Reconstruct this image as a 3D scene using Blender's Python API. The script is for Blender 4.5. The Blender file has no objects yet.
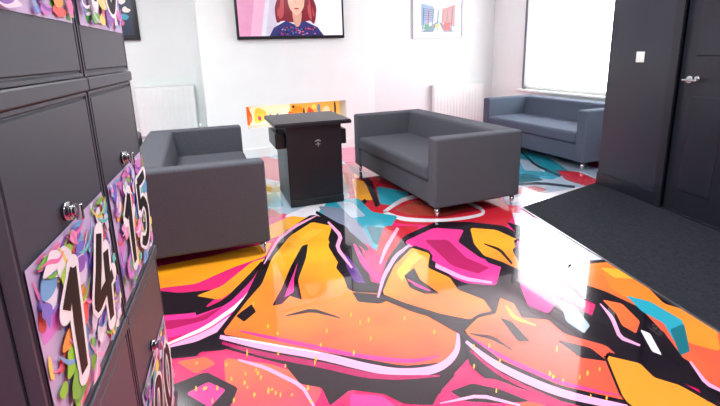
import bpy, bmesh, math, random
from mathutils import Vector, Matrix
S=bpy.context.scene; COL=S.collection
try: S.view_settings.view_transform='Standard'
except Exception: pass
R=math.radians
# ---------------------------------------------------------------- camera model
H=1.35; F=460.0; CX,CY=360.0,165.0
PITCH=R(13.8); YAW=R(9.47); ROLL=R(1.7)
fw=Vector((math.sin(YAW)*math.cos(PITCH),math.cos(YAW)*math.cos(PITCH),-math.sin(PITCH)))
rt=Vector((math.cos(YAW),-math.sin(YAW),0)); dn=fw.cross(rt).normalized()
if dn.z>0: dn=-dn
ix=(rt*math.cos(ROLL)+dn*math.sin(ROLL)); jy=(dn*math.cos(ROLL)-rt*math.sin(ROLL))
CAM=Vector((0,0,H))
def ray(px,py): return (fw*F+ix*(px-CX)+jy*(py-CY)).normalized()
def fl(px,py,z=0.0):
    d=ray(px,py); t=(z-H)/d.z; return CAM+d*t
def onwall(px,py,O,a,off=0):
    """(p,z) of the point of a vertical wall plane through O, running at angle a"""
    d=ray(px,py); n=Vector((-math.sin(a),math.cos(a),0)); O3=Vector((O[0],O[1],0))+n*off
    t=(O3-CAM).dot(n)/d.dot(n); P=CAM+d*t
    return (P-O3).dot(Vector((math.cos(a),math.sin(a),0))),P.z
cd=bpy.data.cameras.new('camera'); cam=bpy.data.objects.new('camera',cd); COL.objects.link(cam)
M=Matrix((( ix.x,-jy.x,-fw.x,0),(ix.y,-jy.y,-fw.y,0),(ix.z,-jy.z,-fw.z,H),(0,0,0,1)))
cam.matrix_world=M; cd.sensor_width=36; cd.lens=36*F/720; cd.shift_y=(CY-203)/720; cd.clip_start=.02
S.camera=cam
# ---------------------------------------------------------------- materials
def lin(c):
    if isinstance(c,str):
        c=c.lstrip('#'); c=[int(c[i:i+2],16)/255 for i in (0,2,4)]
    return tuple((x/12.92 if x<=.04045 else ((x+.055)/1.055)**2.4) for x in c)+(1,)
def mat(name,col,rough=.5,metal=0,noise=0,scale=20,bump=0,bscale=200,coat=0,emit=0,spec=.5,crough=.03):
    m=bpy.data.materials.new(name); m.use_nodes=True; nt=m.node_tree; b=nt.nodes['Principled BSDF']
    c=lin(col); b.inputs['Base Color'].default_value=c; b.inputs['Roughness'].default_value=rough
    b.inputs['Metallic'].default_value=metal; b.inputs['Coat Weight'].default_value=coat; b.inputs['Coat Roughness'].default_value=crough
    if coat: b.inputs['Coat IOR'].default_value=1.75
    b.inputs['Specular IOR Level'].default_value=spec
    tc=nt.nodes.new('ShaderNodeTexCoord')
    if noise:
        n=nt.nodes.new('ShaderNodeTexNoise'); n.inputs['Scale'].default_value=scale; n.inputs['Detail'].default_value=5
        nt.links.new(tc.outputs['Object'],n.inputs['Vector'])
        r=nt.nodes.new('ShaderNodeValToRGB'); r.color_ramp.elements[0].position=.3; r.color_ramp.elements[1].position=.7
        r.color_ramp.elements[0].color=tuple(x*(1-noise) for x in c[:3])+(1,)
        r.color_ramp.elements[1].color=tuple(min(1,x*(1+noise)) for x in c[:3])+(1,)
        nt.links.new(n.outputs['Fac'],r.inputs['Fac']); nt.links.new(r.outputs['Color'],b.inputs['Base Color'])
        if emit: nt.links.new(r.outputs['Color'],b.inputs['Emission Color'])
    if bump:
        n=nt.nodes.new('ShaderNodeTexNoise'); n.inputs['Scale'].default_value=bscale; n.inputs['Detail'].default_value=3
        nt.links.new(tc.outputs['Object'],n.inputs['Vector'])
        bp=nt.nodes.new('ShaderNodeBump'); bp.inputs['Strength'].default_value=bump; bp.inputs['Distance'].default_value=.004
        nt.links.new(n.outputs['Fac'],bp.inputs['Height']); nt.links.new(bp.outputs['Normal'],b.inputs['Normal'])
    if emit:
        b.inputs['Emission Color'].default_value=c; b.inputs['Emission Strength'].default_value=emit
    return m
_fc={}
def flat(c,rough=.3,emit=0):
    k=(c,rough,emit)
    if k not in _fc: _fc[k]=mat('paint_'+c.strip('#'),c,rough,noise=.05,scale=9,emit=emit)
    return _fc[k]
white_wall=mat('white_wall','#ebf0ee',.6,noise=.02,scale=3,bump=.05,bscale=60)
white_paint=mat('white_gloss','#ebefed',.3,noise=.02,scale=4)
dark_wall=mat('black_wall','#252a36',.34,noise=.06,scale=2,bump=.04,bscale=50)
door_mat=mat('black_door','#1c1f29',.35,noise=.06,scale=2)
fabric=mat('grey_fabric','#53555d',.9,noise=.16,scale=120,bump=.7,bscale=420,spec=.2)
fabric2=mat('grey_blue_fabric','#525c6c',.9,noise=.16,scale=120,bump=.7,bscale=420,spec=.2)
chrome=mat('chrome','#c9cbd0',.18,1,noise=.03)
locker_mat=mat('locker_steel','#3b3e4a',.45,noise=.05,scale=6,bump=.03,bscale=90)
black_pl=mat('black_laminate','#14151b',.35,noise=.08,scale=5,spec=.4)
glass_top=mat('smoked_glass','#15161b',.3,noise=.05,spec=.25)
carpet_m=mat('black_carpet','#2a2c33',1,noise=.28,scale=60,bump=.5,bscale=240,spec=.1)
alu=mat('aluminium','#9a9ba0',.35,.9,noise=.04)
frame_dk=mat('window_frame_grey','#6c6f78',.4,noise=.05)
# ---------------------------------------------------------------- mesh helpers
def box(bm,x0,x1,y0,y1,z0,z1,bev=0,seg=3,mi=0,taper=None):
    r=bmesh.ops.create_cube(bm,size=1); vs=r['verts']
    for v in vs:
        v.co=Vector(((x0+x1)/2+v.co.x*(x1-x0),(y0+y1)/2+v.co.y*(y1-y0),(z0+z1)/2+v.co.z*(z1-z0)))
    fs=set(f for v in vs for f in v.link_faces)
    for f in fs: f.material_index=mi
    if bev:
        es=list(set(e for v in vs for e in v.link_edges))
        bmesh.ops.bevel(bm,geom=es,offset=bev,segments=seg,affect='EDGES',profile=.5,clamp_overlap=True)
def cyl(bm,p0,p1,r0,r1=None,n=20,mi=0):
    p0=Vector(p0);p1=Vector(p1); r1=r0 if r1 is None else r1; d=p1-p0
    q=Vector((0,0,1)).rotation_difference(d.normalized()).to_matrix().to_4x4()
    r=bmesh.ops.create_cone(bm,cap_ends=True,segments=n,radius1=r0,radius2=r1,depth=d.length,matrix=Matrix.Translation((p0+p1)/2)@q)
    for v in r['verts']:
        for f in v.link_faces: f.material_index=mi
def obj(name,bm,mats,parent=None,smooth=False):
    me=bpy.data.meshes.new(name); bmesh.ops.recalc_face_normals(bm,faces=bm.faces) if smooth!='flatart' else None
    bm.to_mesh(me); bm.free()
    for m in (mats if isinstance(mats,(list,tuple)) else [mats]): me.materials.append(m)
    o=bpy.data.objects.new(name,me); COL.objects.link(o)
    if smooth is True:
        for p in me.polygons: p.use_smooth=True
        w=o.modifiers.new('wn','WEIGHTED_NORMAL'); w.keep_sharp=True
    if parent: o.parent=parent
    return o
def thing(name,label,cat,loc=(0,0,0),rz=0,group=None):
    o=bpy.data.objects.new(name,None); COL.objects.link(o); o.empty_display_size=.1
    o.location=loc; o.rotation_euler=(0,0,rz); o['label']=label; o['category']=cat
    if group: o['group']=group
    return o
def struct(o): o['kind']='structure'; return o
def dup(root,loc,rz,label,group=None):
    r=root.copy(); COL.objects.link(r); r.location=loc; r.rotation_euler=(0,0,rz); r['label']=label
    if group: r['group']=group
    for ch in list(root.children):
        c=ch.copy(); COL.objects.link(c); c.parent=r
        for g in list(ch.children):
            d=g.copy(); COL.objects.link(d); d.parent=c
    return r
def catmull(pts,closed=True,n=6):
    out=[];N=len(pts)
    rng=range(N) if closed else range(N-1)
    for i in rng:
        if closed: p=[pts[(i+k)%N] for k in (-1,0,1,2)]
        else: p=[pts[max(0,min(N-1,i+k))] for k in (-1,0,1,2)]
        for k in range(n):
            t=k/n
            out.append(tuple(.5*((2*p[1][j])+(-p[0][j]+p[2][j])*t+(2*p[0][j]-5*p[1][j]+4*p[2][j]-p[3][j])*t*t+(-p[0][j]+3*p[1][j]-3*p[2][j]+p[3][j])*t**3) for j in range(len(pts[0]))))
    if not closed: out.append(tuple(pts[-1]))
    return out
def chaikin(pts,closed=True,k=.08,it=1):
    """trim the corners a little: angular shapes with softened points"""
    for _ in range(it):
        o=[];N=len(pts)
        for i in range(N):
            a,b,c=pts[i-1],pts[i],pts[(i+1)%N]
            if not closed and i in (0,N-1): o.append(tuple(b)); continue
            o.append(tuple(b[j]+(a[j]-b[j])*k for j in range(len(b)))); o.append(tuple(b[j]+(c[j]-b[j])*k for j in range(len(b))))
        pts=o
    return pts
class Art:
    """flat shapes stacked in hair-thin layers inside one mesh; mp maps 2-D + layer height to 3-D"""
    def __init__(s,mp,step): s.bm=bmesh.new(); s.mp=mp; s.step=step; s.h=0; s.mats=[]
    def mi(s,m):
        if isinstance(m,str): m=flat(m,s.rough,s.emit)
        if m not in s.mats: s.mats.append(m)
        return s.mats.index(m)
    rough=.3; emit=0
    def poly(s,c,pts,curve=True,n=5):
        s.h+=s.step
        if curve=='a': pts=chaikin(pts)
        elif curve: pts=catmull(pts,True,n)
        f=s.bm.faces.new([s.bm.verts.new(s.mp(p[0],p[1],s.h)) for p in pts]); f.material_index=s.mi(c)
    def stroke(s,c,pts,w,curve=True,n=6):
        s.h+=s.step
        if not isinstance(w,(list,tuple)): w=[w]*len(pts)
        pw=[(p[0],p[1],ww) for p,ww in zip(pts,w)]
        if curve=='a': pw=chaikin(pw,False,.15)
        elif curve: pw=catmull(pw,False,n)
        L=[]
        for i,p in enumerate(pw):
            a=pw[max(0,i-1)];b=pw[min(len(pw)-1,i+1)]; dx,dy=b[0]-a[0],b[1]-a[1]; l=math.hypot(dx,dy) or 1
            nx,ny=-dy/l*p[2]/2,dx/l*p[2]/2
            L.append((s.bm.verts.new(s.mp(p[0]+nx,p[1]+ny,s.h)),s.bm.verts.new(s.mp(p[0]-nx,p[1]-ny,s.h))))
        mi=s.mi(c)
        for i in range(len(L)-1):
            f=s.bm.faces.new([L[i][0],L[i+1][0],L[i+1][1],L[i][1]]); f.material_index=mi
    def blob(s,c,x,y,rx,ry,seed,n=7,jag=.3,sharp=False):
        rr=random.Random(seed)
        s.poly(c,[(x+rx*math.cos(2*math.pi*k/n)*(1+rr.uniform(-jag,jag)),y+ry*math.sin(2*math.pi*k/n)*(1+rr.uniform(-jag,jag))) for k in range(n)],'a' if sharp else True,n=4)
    def done(s,name,parent=None,up=None):
        if up is not None:
            for f in s.bm.faces:
                f.normal_update()
                if f.normal.dot(up)<0: f.normal_flip()
        return obj(name,s.bm,s.mats,parent,'flatart')
# ---------------------------------------------------------------- the floor with its graffiti
FR=.14
def fmat(name,c1,c2,y0=1.5,y1=4.0,mid=None):
    m=mat(name,c1,FR,coat=1); nt=m.node_tree; b=nt.nodes['Principled BSDF']
    tc=nt.nodes.new('ShaderNodeTexCoord'); sp=nt.nodes.new('ShaderNodeSeparateXYZ'); nt.links.new(tc.outputs['Object'],sp.inputs[0])
    n=nt.nodes.new('ShaderNodeTexNoise'); n.inputs['Scale'].default_value=2.2; nt.links.new(tc.outputs['Object'],n.inputs['Vector'])
    mr=nt.nodes.new('ShaderNodeMapRange'); mr.inputs[1].default_value=y0; mr.inputs[2].default_value=y1; nt.links.new(sp.outputs['Y'],mr.inputs[0])
    ad=nt.nodes.new('ShaderNodeMath'); ad.operation='MULTIPLY_ADD'; ad.inputs[1].default_value=.8; nt.links.new(n.outputs['Fac'],ad.inputs[0])
    sb=nt.nodes.new('ShaderNodeMath'); sb.operation='SUBTRACT'; sb.inputs[1].default_value=.4; nt.links.new(mr.outputs[0],sb.inputs[0]); nt.links.new(sb.outputs[0],ad.inputs[2])
    r=nt.nodes.new('ShaderNodeValToRGB'); r.color_ramp.elements[0].color=lin(c1); r.color_ramp.elements[1].color=lin(c2)
    if mid: e=r.color_ramp.elements.new(.5); e.color=lin(mid)
    nt.links.new(ad.outputs[0],r.inputs[0]); nt.links.new(r.outputs[0],b.inputs['Base Color'])
    return m
def fcol(c):
    k=('floor',c)
    if k not in _fc: _fc[k]=mat('floor_'+c.strip('#'),c,FR,noise=.06,scale=3,coat=1)
    return _fc[k]
MG=fmat('floor_magenta','#da1a62','#ec2f82'); OR=fmat('floor_orange','#f85a42','#ffb024',1.7,3.0,'#fb862e')
O2=fmat('floor_orange_right','#fb9a30','#f76c30',1.4,3.0); PO=fmat('floor_pink_orange','#f4408a','#fb7a3c',1.3,2.0,'#f5525a')
RD=fcol('#cc2434'); BK=fcol('#150d17'); PK=fcol('#f8a8d0'); HP=fcol('#ee3892'); CY_=fcol('#2aa4bc'); LB=fcol('#a9bfd2'); WH=fcol('#e8e4ee'); PU=fcol('#5a2e80'); YE=fcol('#ffb836'); GY=fcol('#7f8aa2'); DT=fcol('#14707f'); DM=fcol('#b0185c')
A=Art(lambda x,y,h:(lambda p:Vector((p.x,p.y,h)))(fl(x,y)),.00002)
bm=A.bm; q=[bm.verts.new(v) for v in ((-3.3,-2.2,0),(5.2,-2.2,0),(5.2,9,0),(-3.3,9,0))]; f=bm.faces.new(q); f.material_index=A.mi(MG)
P=lambda c,p,m='a':A.poly(c,p,m)
K=lambda c,p,w,m=True:A.stroke(c,p,w,m)
def LT(pts,fill,sh=(8,10),ow=7):
    P(BK,[(x+sh[0],y+sh[1]) for x,y in pts]); K(BK,pts+pts[:1],ow,'a'); P(fill,pts)
def drops(x0,x1,y0,y1,n,seed):
    for i in range(n):
        rr=random.Random(i+seed); x=rr.uniform(x0,x1); y=rr.uniform(y0,y1); a_=rr.uniform(.4,1.1); A.poly(YE,[(x,y),(x+a_,y-rr.uniform(1.5,5)),(x+2*a_+.6,y-1),(x+a_,y+rr.uniform(.8,3))],True,3)
# far floor between the left sofa and the table
P(LB,[(150,150),(300,148),(345,160),(350,200),(300,215),(262,212),(150,215)])
P(RD,[(262,156),(285,160),(282,182),(262,178)]); K(BK,[(255,182),(272,190),(288,186)],5); P(CY_,[(262,196),(276,192),(284,206),(264,210)]); P(RD,[(255,206),(274,210),(285,216),(262,218)])
# red field under the middle sofa
P(RD,[(340,165),(372,160),(450,180),(520,206),(505,228),(450,226),(400,224),(356,208)])
P(OR,[(352,178),(366,182),(376,200),(356,200)]); P(YE,[(354,168),(362,170),(364,178),(354,177)])
K(BK,[(350,166),(368,180),(378,206)],[5,7,5],'a'); K(BK,[(366,200),(352,214),(360,226)],[4,6,4],'a')
P(CY_,[(376,186),(410,192),(398,206),(380,204)])
K(WH,[(384,212),(408,198),(445,196),(474,205),(482,214),(446,220),(405,219),(384,212)],[3,4,3,3,3,3,4,3])
P(fcol('#b8493a'),[(394,210),(413,201),(445,200),(470,208),(446,216),(410,215)])
# back right floor patch by the far sofa
P(LB,[(500,145),(560,150),(610,175),(600,192),(540,206),(505,205)])
P(CY_,[(512,146),(550,158),(570,172),(552,180),(512,172)])
P(LB,[(518,158),(536,162),(546,172),(524,170)])
P(DT,[(512,174),(532,174),(544,180),(512,184)])
P(RD,[(556,170),(580,172),(606,184),(592,188),(566,180)])
P(RD,[(512,188),(536,186),(548,190),(530,195),(512,194)]); K(BK,[(512,185),(540,183),(575,187)],2.5,'a'); K(WH,[(512,200),(545,196),(594,187)],5,'a')
K(BK,[(520,150),(535,165),(560,176)],2,'a')
# cyan and white shards between the sofas
P(WH,[(284,216),(312,204),(350,203),(345,214),(318,216),(300,226)])
P(CY_,[(330,200),(358,198),(372,212),(398,216),(384,236),(378,252),(362,240),(340,226),(318,212)])
P(GY,[(318,206),(342,208),(362,226),(374,246),(352,240),(330,224)])
P(LB,[(336,202),(352,202),(366,216),(352,218)])
K(BK,[(316,212),(342,228),(368,250)],[3,5,4],'a')
P(DT,[(366,226),(392,228),(384,246),(374,244)])
P(RD,[(384,226),(420,226),(404,246),(388,262),(376,252)])
P(OR,[(268,226),(290,216),(312,218),(300,228),(284,234),(268,240)])
K(PK,[(398,228),(386,248),(380,264)],[3,4,2],'a')
# ---- foreground left bands
P(OR,[(140,300),(150,268),(200,258),(272,242),(266,256),(232,268),(196,284),(162,288)])
P(BK,[(150,290),(180,293),(228,288),(206,306),(212,312),(150,316)])
P(HP,[(150,318),(200,312),(232,296),(258,270),(276,262),(256,294),(230,318),(196,332),(150,342)])
P(OR,[(196,296),(222,286),(252,262),(266,258),(244,284),(220,300)])
K(BK,[(196,314),(226,302),(250,278),(262,262)],[3,6,6,2],'a')
P(DM,[(150,322),(196,318),(224,306),(206,320),(168,330)])
K(WH,[(168,344),(206,328),(240,304),(270,268)],[2,4,4,1],'a'); K(PK,[(166,349),(210,334),(246,308),(276,266)],[4,8,6,2],'a')
P(BK,[(150,352),(196,342),(222,330),(250,298),(266,286),(238,330),(226,350),(200,352),(190,366),(150,372)])
# ---- first letter: an arrow-footed A
P(BK,[(214,336),(246,296),(262,262),(284,232),(312,214),(346,226),(362,250),(372,284),(420,288),(470,314),(474,352),(452,376),(430,388),(350,380),(290,366),(222,348)])
P(OR,[(222,334),(246,302),(262,284),(272,258),(290,236),(312,222),(332,226),(328,240),(340,256),(336,268),(346,280),(352,292),(400,295),(434,303),(430,312),(460,334),(448,362),(404,366),(330,353),(262,342)])
P(YE,[(282,256),(294,242),(312,229),(324,230),(306,242),(296,258)])
P(BK,[(302,246),(308,244),(306,258),(298,280),(302,300),(290,296),(282,304),(272,306),(282,288),(290,268)])   # open wedge of the A
P(HP,[(298,262),(294,278),(294,292),(284,298),(290,282)])
P(BK,[(352,292),(396,296),(380,304),(358,302)]); P(BK,[(236,316),(252,304),(256,312),(244,322)])
K(BK,[(286,316),(312,310),(340,318)],[1,4,1],'a'); K(HP,[(240,331),(262,336),(300,344),(360,356),(410,361),(440,356)],[1,3,4,4,4,1])
P(BK,[(322,214),(346,232),(342,246),(354,260),(366,280),(390,287),(404,294),(370,292),(348,290),(340,266),(328,246),(334,232)])
P(PU,[(344,252),(356,266),(366,284),(354,282),(346,266)])
K(PK,[(328,222),(341,236),(337,248),(352,268)],[2,4,4,2],'a')
K(HP,[(354,244),(364,264),(380,281),(402,288)],[2,6,6,2],'a')
K(PK,[(220,337),(262,346),(320,356),(370,368),(405,373),(438,368),(456,352),(458,330)],[4,7,8,8,9,8,6,2])
K(WH,[(230,337),(262,343),(320,353)],[1,2,1])
K(DM,[(222,343),(262,354),(320,365),(380,377),(440,376)],[3,5,6,6,2])
K(PK,[(264,264),(278,240),(294,227),(316,216)],[1,3,3,1],'a')
# ---- lower foreground
P(MG,[(160,360),(226,354),(300,370),(352,384),(420,430),(150,430)])
P(PO,[(224,358),(270,364),(312,378),(322,392),(300,430),(240,430),(226,392)])
P(BK,[(284,364),(352,378),(430,382),(456,374),(440,392),(452,406),(404,404),(384,394),(350,390),(330,406),(322,388),(300,384)])
P(HP,[(350,394),(382,396),(396,406),(380,424),(350,414)])
P(BK,[(170,386),(206,372),(238,388),(232,404),(220,416),(180,424)]); P(HP,[(186,394),(208,382),(226,390),(210,408)])
P(OR,[(176,362),(206,357),(216,364),(196,374)]); K(PK,[(238,360),(266,368),(302,386),(316,410)],[2,4,4,2],'a')
drops(180,320,358,404,26,5); drops(240,440,306,356,14,300)
# ---- middle letters
P(BK,[(376,298),(386,262),(404,236),(436,222),(470,222),(504,226),(530,240),(540,262),(560,300),(620,330),(670,372),(690,410),(600,430),(520,408),(470,366),(462,336),(420,312)])
LT([(404,242),(434,228),(464,230),(458,242),(480,258),(502,264),(496,286),(464,283),(436,270),(420,254)],HP,(5,8),6)
P(DM,[(424,240),(448,240),(466,258),(490,268),(478,274),(452,266)]); K(PK,[(410,246),(432,264),(464,279),(492,283)],[2,4,4,2],'a')
LT([(470,228),(496,230),(522,242),(512,250),(524,272),(502,262),(484,256),(474,244)],OR,(4,7),5)
K(BK,[(484,244),(500,250),(512,264)],[1,3,2],'a')
LT([(382,294),(394,266),(412,248),(430,254),(428,268),(450,278),(458,290),(484,300),(492,312),(470,320),(440,314),(404,303)],OR,(6,8),6)
P(YE,[(396,272),(412,252),(424,256),(412,266),(402,282)])
P(BK,[(404,276),(414,268),(420,280),(440,294),(424,294),(410,288)]); K(HP,[(408,280),(418,286),(430,291)],[1,3,1],'a')
L2=[(464,332),(478,318),(496,314),(500,298),(514,304),(522,318),(548,320),(564,334),(606,346),(622,360),(618,368),(650,388),(640,404),(560,386),(500,360)]
LT(L2,OR,(8,10),7)
P(BK,[(500,318),(512,322),(530,342),(518,342)]); P(BK,[(556,340),(590,348),(608,362),(580,358)]); K(BK,[(470,334),(492,338),(512,350)],[1,4,1],'a')
K(YE,[(506,306),(514,318),(536,326)],[1,4,1],'a'); K(HP,[(470,337),(504,358),(562,383),(620,396)],[1,4,4,1])
K(PK,[(378,298),(384,276),(396,256),(410,245)],[2,4,4,2],'a')
K(PK,[(466,342),(500,367),(560,393),(630,409)],[3,7,8,6]); K(DM,[(470,351),(504,377),(560,403)],[2,4,4])
LT([(516,240),(530,248),(534,268),(552,284),(560,300),(548,314),(528,306),(520,286),(524,268)],HP,(3,7),5)
K(WH,[(522,248),(528,268),(542,288)],[2,3,2],'a')
# ---- right side
P(WH,[(512,212),(556,224),(606,244),(640,262),(606,264),(572,256),(538,242),(516,228)])
P(LB,[(520,216),(546,226),(582,244),(566,250),(534,236)])
P(GY,[(548,232),(572,236),(600,252),(580,254)])
P(BK,[(506,222),(520,226),(546,246),(584,258),(606,268),(570,268),(540,258)])
P(HP,[(544,258),(566,266),(590,280),(580,294),(566,284),(556,274)])
L3=[(568,266),(612,262),(652,276),(760,340),(760,400),(716,392),(692,364),(664,346),(666,334),(640,316),(610,300),(586,288)]
LT(L3,OR,(-4,10),6)
P(O2,[(600,270),(650,282),(716,322),(720,352),(690,344),(650,312),(612,290)]); P(BK,[(644,284),(668,294),(690,312),(664,304)]); P(YE,[(600,268),(626,270),(640,280),(614,278)])
P(LB,[(560,300),(574,306),(590,326),(584,334),(566,322)])
K(WH,[(552,296),(566,312),(584,332)],[2,4,2],'a')
P(BK,[(576,282),(606,292),(640,308),(668,338),(690,368),(706,392),(684,384),(656,378),(640,352),(612,350),(606,326),(590,322),(596,304)])
P(OR,[(602,300),(622,304),(640,322),(636,334),(622,326),(616,314)]); K(PK,[(600,304),(612,318),(620,338),(640,346)],[1,4,4,2],'a')
P(CY_,[(626,296),(650,302),(684,322),(674,342),(664,324),(642,312)])
P(DT,[(670,330),(684,324),(690,352),(680,356)])
P(WH,[(640,330),(650,334),(662,356),(652,352)])
LT([(606,356),(640,364),(654,378),(680,386),(740,420),(660,430),(624,400)],O2,(0,-4),5)
P(BK,[(690,376),(716,388),(730,404),(706,402)]); K(PK,[(690,362),(706,384),(730,396)],[2,4,2],'a')
P(MG,[(440,392),(490,378),(540,396),(600,412),(560,430),(420,430)])
P(BK,[(450,392),(472,384),(500,390),(530,402),(500,404),(466,402)]); P(OR,[(500,408),(530,402),(580,416),(520,424)]); K(PK,[(440,404),(480,396),(520,406)],[1,4,2],'a')
drops(470,640,340,402,14,500)
floor=struct(A.done('floor',None,Vector((0,0,1))))
# ---------------------------------------------------------------- room shell
G=R(12)                                   # the lounge end of the room is turned against the entrance end
def wframe(name,O,a):                      # child meshes use x along the wall, -y into the room
    return Matrix.Translation((O[0],O[1],0))@Matrix.Rotation(a,4,'Z')
def wbox(name,Mx,boxes,m,st=True):
    bm=bmesh.new()
    for b in boxes: box(bm,*b)
    o=obj(name,bm,m); o.matrix_world=Mx
    return struct(o) if st else o
CH=2.75
O_c=fl(258,157); O_c=(O_c.x,O_c.y); Mc=wframe('c',O_c,G)
pL=onwall(201,60,O_c,G)[0]; pR=onwall(374,60,O_c,G)[0]
fp0,fz1=onwall(246,107,O_c,G); fp1,_=onwall(346,99,O_c,G); fz0=onwall(248,129,O_c,G)[1]
dep=.35
wbox('wall_chimney_breast',Mc,[(pL,fp0,0,dep,0,CH),(fp1,pR,0,dep,0,CH),(fp0,fp1,0,dep,fz1,CH),(fp0,fp1,0,dep,0,fz0),(fp0,fp1,dep-.05,dep,fz0,fz1)],white_wall)
# window wall line
C3=fl(582,172); Wo=Vector((C3.x,C3.y))+Vector((math.cos(G),math.sin(G)))*1.0
Aw=G-R(90)
inv=Mc.inverted(); wl=inv@Vector((Wo.x,Wo.y,0)); pC=wl.x
wbox('wall_back',Mc,[(-3.2,pC+.15,dep,dep+.15,0,CH)],mat('white_wall_recess_shade','#dbe1e1',.6,noise=.02,scale=3,bump=.05,bscale=60))  # darker copy of the wall white, recess shade put into the colour
Mw=Mc@Matrix.Translation((pC,dep,0))@Matrix.Rotation(R(-90),4,'Z')   # x toward the camera
O_w=Mw.translation; O_w=(O_w.x,O_w.y)
w0,_=onwall(524,50,O_w,Aw); sill=onwall(560,92,O_w,Aw)[1]
dC=fl(597,183)                               # near corner of the black partition
wl2=Mw.inverted()@Vector((dC.x,dC.y,0)); wEnd=wl2.x+.1
w1=wEnd-.35; wt=2.62
wbox('wall_window',Mw,[(-.1,w0,0,.15,0,CH),(w0,w1,0,.15,0,sill),(w0,w1,0,.15,wt,CH),(w1,wEnd+.2,0,.15,0,CH)],white_wall)
wbox('wall_recess_end',Mw,[(wEnd-.05,wEnd+.07,wl2.y+.12,.15,0,CH)],white_wall)
# window: white sash, grey far post
fr=[(w0,w1,.03,.09,sill,sill+.05),(w0,w1,.03,.09,wt-.06,wt),(w1-.06,w1,.03,.09,sill,wt)]
gl=mat('window_glass','#ffffff',.02); nt=gl.node_tree; b=nt.nodes['Principled BSDF']; tr=nt.nodes.new('ShaderNodeBsdfTransparent'); mx=nt.nodes.new('ShaderNodeMixShader'); mx.inputs[0].default_value=.06
nt.links.new(tr.outputs[0],mx.inputs[1]); nt.links.new(b.outputs[0],mx.inputs[2]); nt.links.new(mx.outputs[0],nt.nodes['Material Output'].inputs[0])
win=wbox('window_1',Mw,fr,white_paint)
bm=bmesh.new(); box(bm,w0,w0+.05,-.01,.09,sill,wt,.004,1); obj('window_post',bm,frame_dk,win)
bm=bmesh.new(); box(bm,w0+.05,w1-.05,.055,.061,sill+.05,wt-.05); pane=obj('pane',bm,gl,win)
bm=bmesh.new(); box(bm,w0-.05,w1+.05,-.06,.1,sill-.035,sill,.008,2); ws=obj('window_sill',bm,white_paint,win,True)
# side and rear walls
wbox('wall_left',Matrix(),[(-3.0,-2.85,-2,6.6,0,CH)],white_wall)
wbox('wall_rear',Matrix(),[(-3.0,4.8,-2.15,-2,0,CH)],white_wall)
ceil=wbox('ceiling',Matrix(),[(-3.3,5.2,-2.2,9,CH,CH+.1)],white_wall)
wbox('baseboard_back',Mc,[(-3.1,pL-.0,dep-.018,dep,0,.12),(pR,pC,dep-.018,dep,0,.12)],white_paint)
wbox('baseboard_chimney',Mc,[(pL,pR,-.018,0,0,.12)],white_paint)
# black partition with the door: x runs from its far corner toward the camera
O_d=(dC.x,dC.y); Ad=R(-90); Md=wframe('d',O_d,Ad)
d0,_=onwall(668,150,O_d,Ad); d1=d0+.86; dh=2.05
wbox('wall_right',Md,[(0,d0,0,.14,0,CH),(d1,dC.y+2.1,0,.14,0,CH),(d0,d1,0,.14,dh,CH)],dark_wall)
wbox('baseboard_right',Md,[(-.0,d0-.07,-.015,0,0,.12),(d1+.07,dC.y+2,-.015,0,0,.12)],door_mat)
wbox('trim_2',Md,[(d0-.075,d0,-.02,.02,0,dh+.075),(d1,d1+.075,-.02,.02,0,dh+.075),(d0,d1,-.02,.02,dh,dh+.075)],door_mat)
wbox('trim_3',Md,[(d0,d1,-.004,.13,0,.016)],door_mat)
bm=bmesh.new(); box(bm,d0+.004,d1-.004,.025,.068,.018,dh-.004)
door=obj('door_1',bm,door_mat); door.matrix_world=Md; struct(door)
for (za,zb) in ((.2,.95),(1.25,1.9)):
    for xa,xb in ((d0+.12,d0+.40),(d0+.47,d0+.75)):
        bm=bmesh.new(); box(bm,xa,xb,.017,.03,za,zb,.008,2); obj('door_panel',bm,door_mat,door,True)
hp,hz=onwall(690,80,O_d,Ad); hp=d0+.09
bm=bmesh.new(); cyl(bm,(hp,.025,hz),(hp,.015,hz),.028); cyl(bm,(hp,.018,hz),(hp,-.035,hz),.009); box(bm,hp-.01,hp+.12,-.045,-.027,hz-.009,hz+.009,.006,2); obj('door_handle',bm,chrome,door,True)
bm=bmesh.new(); cyl(bm,(hp+.07,.025,hz+.01),(hp+.07,.008,hz+.01),.02); obj('door_lock',bm,chrome,door,True)
sp,sz=onwall(641,57,O_d,Ad)
t=thing('light_switch','small white square light switch on the black wall left of the door','light switch',(0,0,0)); t.matrix_world=Md@Matrix.Translation((sp,0,sz))
bm=bmesh.new(); box(bm,-.045,.045,-.012,0,-.045,.045,.005,2); obj('plate',bm,white_paint,t,True)
bm=bmesh.new(); box(bm,-.014,.014,-.018,-.01,-.02,.02,.003,2); obj('rocker',bm,white_paint,t,True)
# ---------------------------------------------------------------- carpet mat
c1=fl(522,208); X0=c1.x
bm=bmesh.new(); vs=[bm.verts.new((x,y,.0056)) for x,y in ((X0,-1.95),(dC.x-.001,-1.95),(dC.x-.001,dC.y),(X0,c1.y))]; f=bm.faces.new(vs)
r=bmesh.ops.extrude_face_region(bm,geom=[f]); bmesh.ops.translate(bm,verts=[v for v in r['geom'] if isinstance(v,bmesh.types.BMVert)],vec=(0,0,.003))
o=obj('entrance_carpet',bm,carpet_m); o['label']='dark grey carpet laid along the black wall and door'; o['category']='carpet'
bm=bmesh.new(); box(bm,X0-.014,X0-.001,-1.95,c1.y,.0056,.0086)
o=struct(obj('trim_1',bm,alu))
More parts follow.
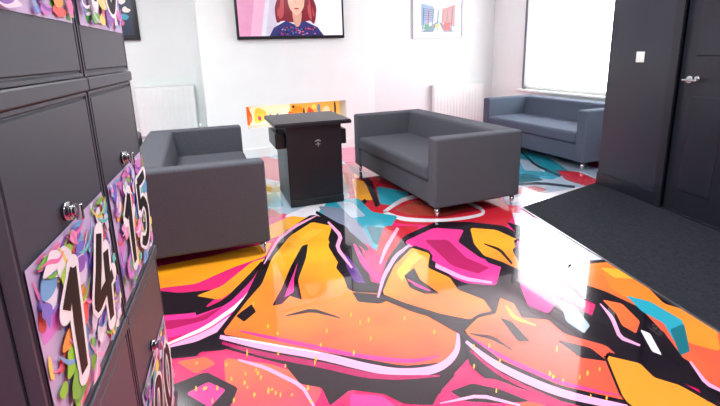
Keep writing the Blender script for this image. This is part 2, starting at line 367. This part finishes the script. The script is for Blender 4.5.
# ---------------------------------------------------------------- sofas
def make_sofa(name,label,m,rz,loc,group):
    t=thing(name,label,'sofa',loc,rz,group); W,D,HT=1.8,.86,.67; aw=.13
    bm=bmesh.new(); box(bm,-W/2+aw-.005,W/2-aw+.005,-D/2+.02,D/2-.03,.09,.29,.02); obj('base',bm,m,t,True)
    bm=bmesh.new(); box(bm,-W/2+aw+.002,W/2-aw-.002,-D/2-.005,D/2-.2,.285,.425,.04,4)
    obj('seat_cushion',bm,m,t,True)
    for s in (-1,1):
        bm=bmesh.new(); xa,xb=(s*W/2,s*(W/2-aw)); box(bm,min(xa,xb),max(xa,xb),-D/2,D/2-.01,.09,HT,.022,4); obj('armrest',bm,m,t,True)
    bm=bmesh.new(); box(bm,-W/2+aw-.002,W/2-aw+.002,D/2-.22,D/2,.09,HT,.03,4)
    for v in bm.verts:
        if v.co.y<D/2-.1 : v.co.y+= -.03*(1-(v.co.z-.4)/.26)
    obj('backrest',bm,m,t,True)
    for sx in (-1,1):
        for sy in (-1,1):
            bm=bmesh.new(); x,y=sx*(W/2-.05),sy*(D/2-.05); cyl(bm,(x,y,.0058),(x,y,.10),.015,.024); obj('leg',bm,chrome,t,True)
    return t
def spot(px,py,phi,face):
    C=fl(px,py); l=Vector((-math.sin(phi),math.cos(phi),0)); f=Vector((math.cos(phi),math.sin(phi),0))*face
    return C+l*.9-f*.43, (R(90)+phi if face>0 else phi-R(90)), f
loc,rz,f=spot(272,254,R(9.5),1)
s1=make_sofa('sofa','grey fabric two-seat sofa beside the lockers, its side toward the viewer',fabric,rz,loc,'boxy grey sofas of the lounge')
s0=dup(s1,loc-f*.91,rz+math.pi,'grey sofa mostly hidden behind the lockers, back to back with another','boxy grey sofas of the lounge')
loc,rz,f=spot(435,220,R(12),-1)
s2=dup(s1,loc,rz,'grey fabric two-seat sofa standing right of the black games table','boxy grey sofas of the lounge')
loc,rz,f=spot(582,172,R(12),-1)
s3=make_sofa('sofa','blue-grey sofa under the window beside the black wall',fabric2,rz,loc,'boxy grey sofas of the lounge')
# ---------------------------------------------------------------- games table
Ct=fl(291,208); t=thing('games_table','low black games table with overhanging top between two grey sofas','games table',(Ct.x,Ct.y,0),R(9))
w,l,h=.50,.60,.77
bm=bmesh.new(); box(bm,0,w,0,l,.006,h-.03,.006,2); obj('cabinet',bm,black_pl,t,True)
bm=bmesh.new(); box(bm,-.10,w+.09,-.035,l+.05,h-.036,h-.008,.005,2); obj('tabletop',bm,black_pl,t,True)
bm=bmesh.new(); box(bm,-.095,w+.085,-.03,l+.045,h-.008,h,.003,2); obj('glass_top',bm,glass_top,t,True)
for s in (0,1):
    x0,x1=(-.085,.001) if s==0 else (w-.001,w+.07)
    bm=bmesh.new(); box(bm,x0,x1,.08,l-.1,h-.24,h-.10,.008,2); cp=obj('control_panel',bm,black_pl,t,True)
    xm=(x0+x1)/2
    for k in range(3):
        bm=bmesh.new(); cyl(bm,(xm,.24+.06*k,h-.102),(xm,.24+.06*k,h-.09),.012); obj('button',bm,flat('#35353c'),cp,True)
bm=bmesh.new(); box(bm,.0,w,-.012,.002,.006,.07,.004,2); obj('plinth',bm,black_pl,t,True)
a=Art(lambda x,y,hh:Vector((w*.56+x*.05,-.0012-hh,h-.2+y*.06)),.0002)   # faint pale mark on the front
a.stroke('#85858e',[(-.5,.3),(0,.5),(.5,.3)],.16); a.stroke('#85858e',[(-.4,-.1),(.4,-.1)],.12,False); a.stroke('#85858e',[(0,.3),(0,-.5)],.12,False)
a.done('emblem',t)
# ---------------------------------------------------------------- wall things
def wall_thing(name,label,cat,Mx,p,z,group=None):
    t=thing(name,label,cat,group=group); t.matrix_world=Mx@Matrix.Translation((p,0,z)); return t
tp0,tz0=onwall(237,40,O_c,G); tp1,_=onwall(343,36,O_c,G); tw=tp1-tp0; th=tw*.575
tv=wall_thing('television','flat television on the white chimney breast showing a red-haired woman','television',Mc,tp0,tz0)
bm=bmesh.new(); box(bm,0,tw,-.06,-.01,0,th,.006,2); obj('housing',bm,black_pl,tv,True)
bm=bmesh.new(); box(bm,tw*.3,tw*.7,-.012,-.001,th*.3,th*.7); obj('wall_bracket',bm,black_pl,tv)
m_=.028; sw,sh=tw-2*m_,th-2*m_-.01
a=Art(lambda x,y,hh:Vector((m_+x*sw,-.0605-hh,m_+.012+y*sh)),.0002); a.emit=.4; a.rough=.2
a.poly('#cfd0dc',[(0,0),(1,0),(1,1),(0,1)],False)
a.poly('#e2e2ec',[(.76,0),(1,0),(1,1),(.70,1)],False)
a.poly('#cf8fb0',[(0,0),(.14,0),(.22,1),(0,1)],False)
a.poly('#d9a8c2',[(.10,0),(.20,0),(.30,1),(.20,1)],False); a.poly('#c3bccc',[(.24,0),(.34,0),(.42,1),(.34,1)],False)
def Z(pts): return [(.545+(x-.555)*1.1,y*1.12) for x,y in pts]
a.poly('#7a2430',Z([(.38,.2),(.37,.4),(.40,.56),(.42,.72),(.50,.80),(.62,.80),(.70,.7),(.71,.55),(.735,.4),(.71,.18),(.67,.22),(.60,.2),(.5,.2),(.43,.22)]))
for q in ([(.40,.26),(.42,.5),(.44,.68),(.45,.5),(.44,.3)],[(.69,.24),(.68,.5),(.66,.68),(.655,.5),(.66,.3)],[(.385,.3),(.40,.42),(.41,.3)],[(.715,.3),(.70,.42),(.70,.3)]): a.poly('#b04a50',Z(q))
a.poly('#35366e',Z([(.31,0),(.35,.12),(.46,.22),(.54,.16),(.62,.22),(.74,.12),(.79,0)]),False)
a.poly('#cd9a88',Z([(.52,.34),(.53,.18),(.555,.13),(.585,.18),(.60,.34),(.56,.4)]))
a.poly('#e3b29e',Z([(.485,.55),(.50,.40),(.555,.30),(.615,.40),(.63,.55),(.61,.68),(.555,.73),(.50,.68)]))
a.poly('#d79f8c',Z([(.60,.42),(.628,.55),(.618,.66),(.61,.54)]))
a.poly('#b84050',Z([(.535,.40),(.555,.412),(.58,.40),(.556,.385)]))
for ex in (.525,.588): a.poly('#3a2428',Z([(ex-.012,.55),(ex,.560),(ex+.012,.55),(ex,.542)]))
a.stroke('#c98d7c',Z([(.556,.54),(.55,.48),(.562,.47)]),.006)
a.stroke('#7a2430',Z([(.47,.45),(.475,.66),(.56,.76),(.645,.66),(.65,.45)]),[.035,.05,.07,.05,.035])
for i in range(44):
    rr=random.Random(i); a.blob(['#c13a5c','#4a74b0','#d86a88','#1c2444'][i%4],.36+.37*rr.random(),.01+.13*rr.random(),.008,.013,i,6)
a.done('screen',tv)
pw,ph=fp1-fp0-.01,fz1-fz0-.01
fpn=Art(lambda x,y,hh:Vector((x*pw,-hh,y*ph)),.0003); fpn.rough=.2; fpn.emit=.6  # emission makes the panel glow by itself, though it is no lamp
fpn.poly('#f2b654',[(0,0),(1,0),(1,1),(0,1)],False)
fpn.poly('#fdf0c8',[(.03,.05),(.34,.05),(.46,.9),(.08,.9)],True); fpn.poly('#e8642c',[(.0,.0),(.05,0),(.08,.4),(.04,1),(0,1)],'a'); fpn.poly('#f8cc52',[(.10,.1),(.20,.2),(.22,.6),(.12,.8)])  # paler left part paints in the brighter end of the glow
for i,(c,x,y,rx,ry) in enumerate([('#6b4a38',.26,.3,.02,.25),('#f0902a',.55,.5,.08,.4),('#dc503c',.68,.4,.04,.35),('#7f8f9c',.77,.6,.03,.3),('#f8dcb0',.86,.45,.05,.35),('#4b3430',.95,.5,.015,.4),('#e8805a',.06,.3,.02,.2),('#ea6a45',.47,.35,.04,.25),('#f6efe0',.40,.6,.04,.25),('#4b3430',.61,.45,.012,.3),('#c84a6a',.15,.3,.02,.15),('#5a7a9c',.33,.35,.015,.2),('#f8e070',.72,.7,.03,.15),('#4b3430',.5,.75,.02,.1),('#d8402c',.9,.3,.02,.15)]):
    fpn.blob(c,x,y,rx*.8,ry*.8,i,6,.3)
pan=fpn.done('fireplace_panel'); pan.matrix_world=Mc@Matrix.Translation((fp0+.005,dep-.055,fz0+.005)); pan['label']='low strip of orange and yellow graffiti with an added glow, set in the fireplace opening'; pan['category']='decorative panel'
rad_m=mat('radiator_white','#e2e8e6',.35,noise=.03,scale=4)
def radiator(label,px0,px1,pyt,pyb):
    a0,zt=onwall(px0,pyt,O_c,G,dep-.1); a1,_=onwall(px1,pyt,O_c,G,dep-.1); zb=onwall((px0+px1)/2,pyb,O_c,G,dep-.1)[1]; W=a1-a0; Hh=zt-zb
    t=wall_thing('radiator',label,'radiator',Mc@Matrix.Translation((0,dep,0)),a0,zb,'white panel radiators')
    bm=bmesh.new(); box(bm,0,W,-.10,-.03,0,Hh,.01,2)
    n=int(W/.06)
    for k in range(n): x=(k+.5)*W/n; box(bm,x-.02,x+.02,-.106,-.098,.04,Hh-.04,.003,1)
    obj('panel',bm,rad_m,t,True)
    bm=bmesh.new(); box(bm,-.003,W+.003,-.105,-.02,Hh,Hh+.012,.003,1); obj('top_grille',bm,rad_m,t)
    for x in (.15,W-.15):
        bm=bmesh.new(); box(bm,x-.015,x+.015,-.035,-.001,.1,Hh-.1); obj('bracket',bm,white_paint,t)
    for x in (-.03,W+.03):
        bm=bmesh.new(); cyl(bm,(x,-.06,-zb+.0065),(x,-.06,.05),.008); cyl(bm,(x,-.06,.05),(x,-.06,.11),.018); cyl(bm,(x,-.06,.05),(x+(.035 if x<0 else -.035),-.06,.05),.008); obj('valve',bm,white_paint,t,True)
radiator('white panel radiator on the wall left of the chimney breast',134,194,88,135)
radiator('white panel radiator behind the middle sofa near the window corner',434,484,86,130)
def picture(label,px0,px1,pyb,hgt,m,bg,draw):
    a0,z0=onwall(px0,pyb,O_c,G,dep); a1,_=onwall(px1,pyb,O_c,G,dep); W=a1-a0
    t=wall_thing('framed_picture',label,'picture',Mc@Matrix.Translation((0,dep-.001,0)),a0,z0)
    b=.03
    bm=bmesh.new()
    for q in ((0,W,0,b),(0,W,hgt-b,hgt),(0,b,b,hgt-b),(W-b,W,b,hgt-b)): box(bm,q[0],q[1],-.03,0,q[2],q[3],.003,1)
    obj('frame',bm,m,t)
    a=Art(lambda x,y,hh:Vector((b+x*(W-2*b),-.01-hh,b+y*(hgt-2*b))),.0003)
    a.poly(bg,[(0,0),(1,0),(1,1),(0,1)],False); draw(a); a.done('print',t)
def d1_(a):
    a.poly('#b4c2d4',[(.14,.12),(.86,.12),(.86,.88),(.14,.88)],False)
    a.poly('#7f95b2',[(.14,.3),(.4,.4),(.4,.8),(.14,.88)],False); a.poly('#b8706a',[(.6,.38),(.86,.26),(.86,.86),(.6,.74)],False)
    a.poly('#5f7488',[(.14,.12),(.5,.42),(.86,.12)],False); a.poly('#d8dde6',[(.4,.12),(.5,.42),(.62,.12)],False)
    for i in range(7): a.stroke(['#4c6690','#a84a46','#6a7484'][i%3],[(.18+.1*i,.18+.03*(i%3)),(.2+.1*i,.75-.04*(i%2))],.022,False)
    a.poly('#b8322a',[(.62,.16),(.76,.16),(.76,.38),(.62,.38)],False); a.poly('#3c8a5c',[(.2,.2),(.32,.2),(.3,.34),(.22,.34)],False); a.poly('#d8b040',[(.44,.24),(.52,.24),(.52,.34),(.44,.34)],False)
    for i in range(6): a.stroke('#3d4d68',[(.16,.45+.06*i),(.4,.47+.05*i)],.012,False)
picture('white framed street print on the wall above the right radiator',412,462,39,.62,mat('pale_frame','#c2c5cb',.4,noise=.03),'#f0f1f4',d1_)
def d2_(a):
    a.poly('#20304a',[(.08,.06),(.92,.06),(.92,.94),(.08,.94)],False)
    for i in range(10): a.blob(['#3c9ab0','#d8557a','#e8e2da','#4b8f5b'][i%4],.2+.6*random.Random(i).random(),.1+.8*random.Random(i+40).random(),.1,.07,i)
picture('dark framed picture partly hidden by the lockers',100,141,41,.6,black_pl,'#1c1c22',d2_)
# ---------------------------------------------------------------- lockers
LW=.45; LO=Vector((-.45,1.53,0)); LA=R(95.3); ldir=Vector((math.cos(LA),math.sin(LA),0))
rows=[(.16,.73,.01),(.73,1.30,.01),(1.30,1.98,.095)]
DIG={'1':[[(.16,.74),(.55,1.02)],[(.52,1.02),(.5,.5),(.52,-.02)]],'4':[[(.5,1.02),(.3,.68),(.06,.34),(.45,.34),(1.0,.37)],[(.74,.74),(.7,.35),(.68,-.08)]],
'5':[[(.95,1.02),(.6,1.0),(.16,1.0)],[(.18,1.0),(.16,.56)],[(.16,.58),(.55,.62),(.88,.40),(.78,.08),(.42,-.03),(.04,.08)]],'0':[[(.5,1.),(.18,.8),(.12,.4),(.3,.03),(.6,.0),(.86,.35),(.84,.75),(.55,1.0)]],
'9':[[(.8,.75),(.55,1.),(.22,.8),(.3,.5),(.6,.5),(.82,.8)],[(.82,.85),(.78,.4),(.6,0)]],'2':[[(.12,.75),(.4,1.),(.8,.85),(.7,.5),(.15,.03)],[(.15,.03),(.5,.06),(.9,.03)]]}
SW,SH=.40,.30
DB=mat('digit_black','#07060a',.5,noise=.05,scale=9,spec=.2)
def sticker(num,par,x0,z0,seed,y=-.0025):
    rr=random.Random(seed)
    a=Art(lambda x,z,hh:Vector((x0+x*SW,y-hh,z0+z*SH)),.00005); a.rough=.4
    a.poly('#c9b6dc',[(0,0),(1,0),(1,1),(0,1)],False)
    cols=['#8b57ba','#6aaede','#f07ab4','#72c545','#f5a24a','#ec5a50','#7a70d0','#b2e25c','#f8dc6c','#f4f0f8','#dc82d8','#66d0c4','#ece6f4','#f4a0cc','#d8d0ea']
    cl=lambda v:min(.97,max(.03,v))
    for i in range(120):
        cx,cz=rr.uniform(.02,.98),rr.uniform(.02,.98); r=rr.uniform(.03,.10)
        rx=min(r,cx*.74,(1-cx)*.74); rz_=min(r*rr.uniform(.5,1.3),cz*.74,(1-cz)*.74)
        c=cols[rr.randrange(15)]
        if cx<.4 and cz<.35 and rr.random()<.6: c=['#52b52c','#8ad83c','#3c9a3a'][i%3]
        a.blob(c,cx,cz,rx,rz_,seed*97+i,7,.35,i%2==0)
        if i%2:
            an=rr.uniform(0,6.28); L=.13; q=[(cl(cx+L*math.cos(an)*k),cl(cz+L*math.sin(an)*k+.06*(k*k))) for k in (-1,-.3,.4,1)]
            a.stroke(cols[rr.randrange(15)],q,[.006,.022,.022,.006])
    n=len(num); dw=.32; gap=.10; tot=n*dw+(n-1)*gap
    for c,wd in (('#f8f6fa',.165),(DB,.10)):
        for i,ch in enumerate(num):
            ox=.51-tot/2+i*(dw+gap)
            for pts in DIG[ch]:
                pp=[(ox+p[0]*dw+(p[1]-.5)*.07,.21+p[1]*.57) for p in pts]
                a.stroke(c,pp,[wd*.95]+[wd]*(len(pp)-2)+[wd*.8])
                if c!=DB:
                    for e in (pp[0],pp[-1]): a.blob(c,e[0],e[1],wd*.45,wd*.45,1,8,0)
    a.done('number_sticker',par)
for k,(nums,lab) in enumerate([(('20','15','10'),'farther column of dark grey steel lockers, number 15 on its middle door'),(('19','14','9'),'nearer column of dark grey steel lockers, number 14 on its middle door')]):
    O=LO-ldir*(LW*(k+1)); t=thing('locker_column',lab,'locker',O,LA,'dark steel lockers')
    bm=bmesh.new(); box(bm,.001,LW-.001,.022,.48,.006,2.02)
    for z0,z1,_ in rows: box(bm,.001,LW-.001,-.006,.03,z0-.014,z0+.014,.003,1)
    box(bm,.001,LW-.001,-.004,.03,1.98,2.02,.003,1); box(bm,.001,LW-.001,.0,.03,.006,.15)
    obj('carcass',bm,locker_mat,t)
    for j,((z0,z1,off),num) in enumerate(zip(rows,nums)):
        bm=bmesh.new(); box(bm,.006,LW-.006,0,.02,z0+.016,z1-.016)
        ff=[min(bm.faces,key=lambda f:f.calc_center_median().y)]
        bmesh.ops.inset_region(bm,faces=ff,thickness=.009); bmesh.ops.inset_region(bm,faces=ff,thickness=.004,depth=0)
        for v in ff[0].verts: v.co.y+=.005
        bmesh.ops.inset_region(bm,faces=ff,thickness=.004); bmesh.ops.inset_region(bm,faces=ff,thickness=.004)
        for v in ff[0].verts: v.co.y-=.005
        d=obj('door',bm,locker_mat,t)
        sticker(num,d,.023,z0+off+.028,k*10+j+3)
        hx,hz=LW/2-.02,z0+off+SH+.055
        bm=bmesh.new(); cyl(bm,(hx,.002,hz),(hx,-.012,hz),.016); cyl(bm,(hx,-.01,hz),(hx,-.02,hz),.011); box(bm,hx-.005,hx+.005,-.03,-.018,hz-.018,hz+.012,.003,2); obj('lock',bm,chrome,d,True)
# ---------------------------------------------------------------- light
W=bpy.data.worlds.new('world'); S.world=W; W.use_nodes=True; bg=W.node_tree.nodes['Background']; bg.inputs[0].default_value=(.96,.98,1,1); bg.inputs[1].default_value=8
def area(loc,rot,sx,sy,pw,col=(1,1,1)):
    l=bpy.data.lights.new('area_light','AREA'); l.shape='RECTANGLE'; l.size=sx; l.size_y=sy; l.energy=pw; l.color=col
    o=bpy.data.objects.new('area_light',l); COL.objects.link(o); o.location=loc; o.rotation_euler=rot; return o
dm=mat('added_diffuser','#ffffff',.5,emit=1.5)
for i,(x,y) in enumerate([(-.6,.2),(1.5,.2),(-1.4,2.7),(.3,2.6),(2.0,2.6),(-1.6,4.6)]):  # panel lights out of view, added to brighten the room
    t=thing('added_ceiling_light','white square panel light added on the unseen ceiling to brighten the room','added light',(x,y,CH),0,'added ceiling panel lights')
    bm=bmesh.new()
    for q in ((-.32,.32,-.32,-.29),(-.32,.32,.29,.32),(-.32,-.29,-.29,.29),(.29,.32,-.29,.29)): box(bm,*q,-.03,0)
    obj('frame',bm,white_paint,t)
    bm=bmesh.new(); box(bm,-.29,.29,-.29,.29,-.02,0); obj('added_diffuser',bm,dm,t)
    area((x,y,CH-.035),(0,0,0),.55,.55,40,(.94,1,.995))
# daylight outside the window
c=Mw@Vector(((w0+w1)/2,.5,(sill+wt)/2)); o=area(c,(0,0,0),w1-w0,wt-sill,45,(.96,.98,1))
dirv=Mw.to_3x3()@Vector((0,-1,0)); o.rotation_euler=dirv.to_track_quat('-Z','Y').to_euler()
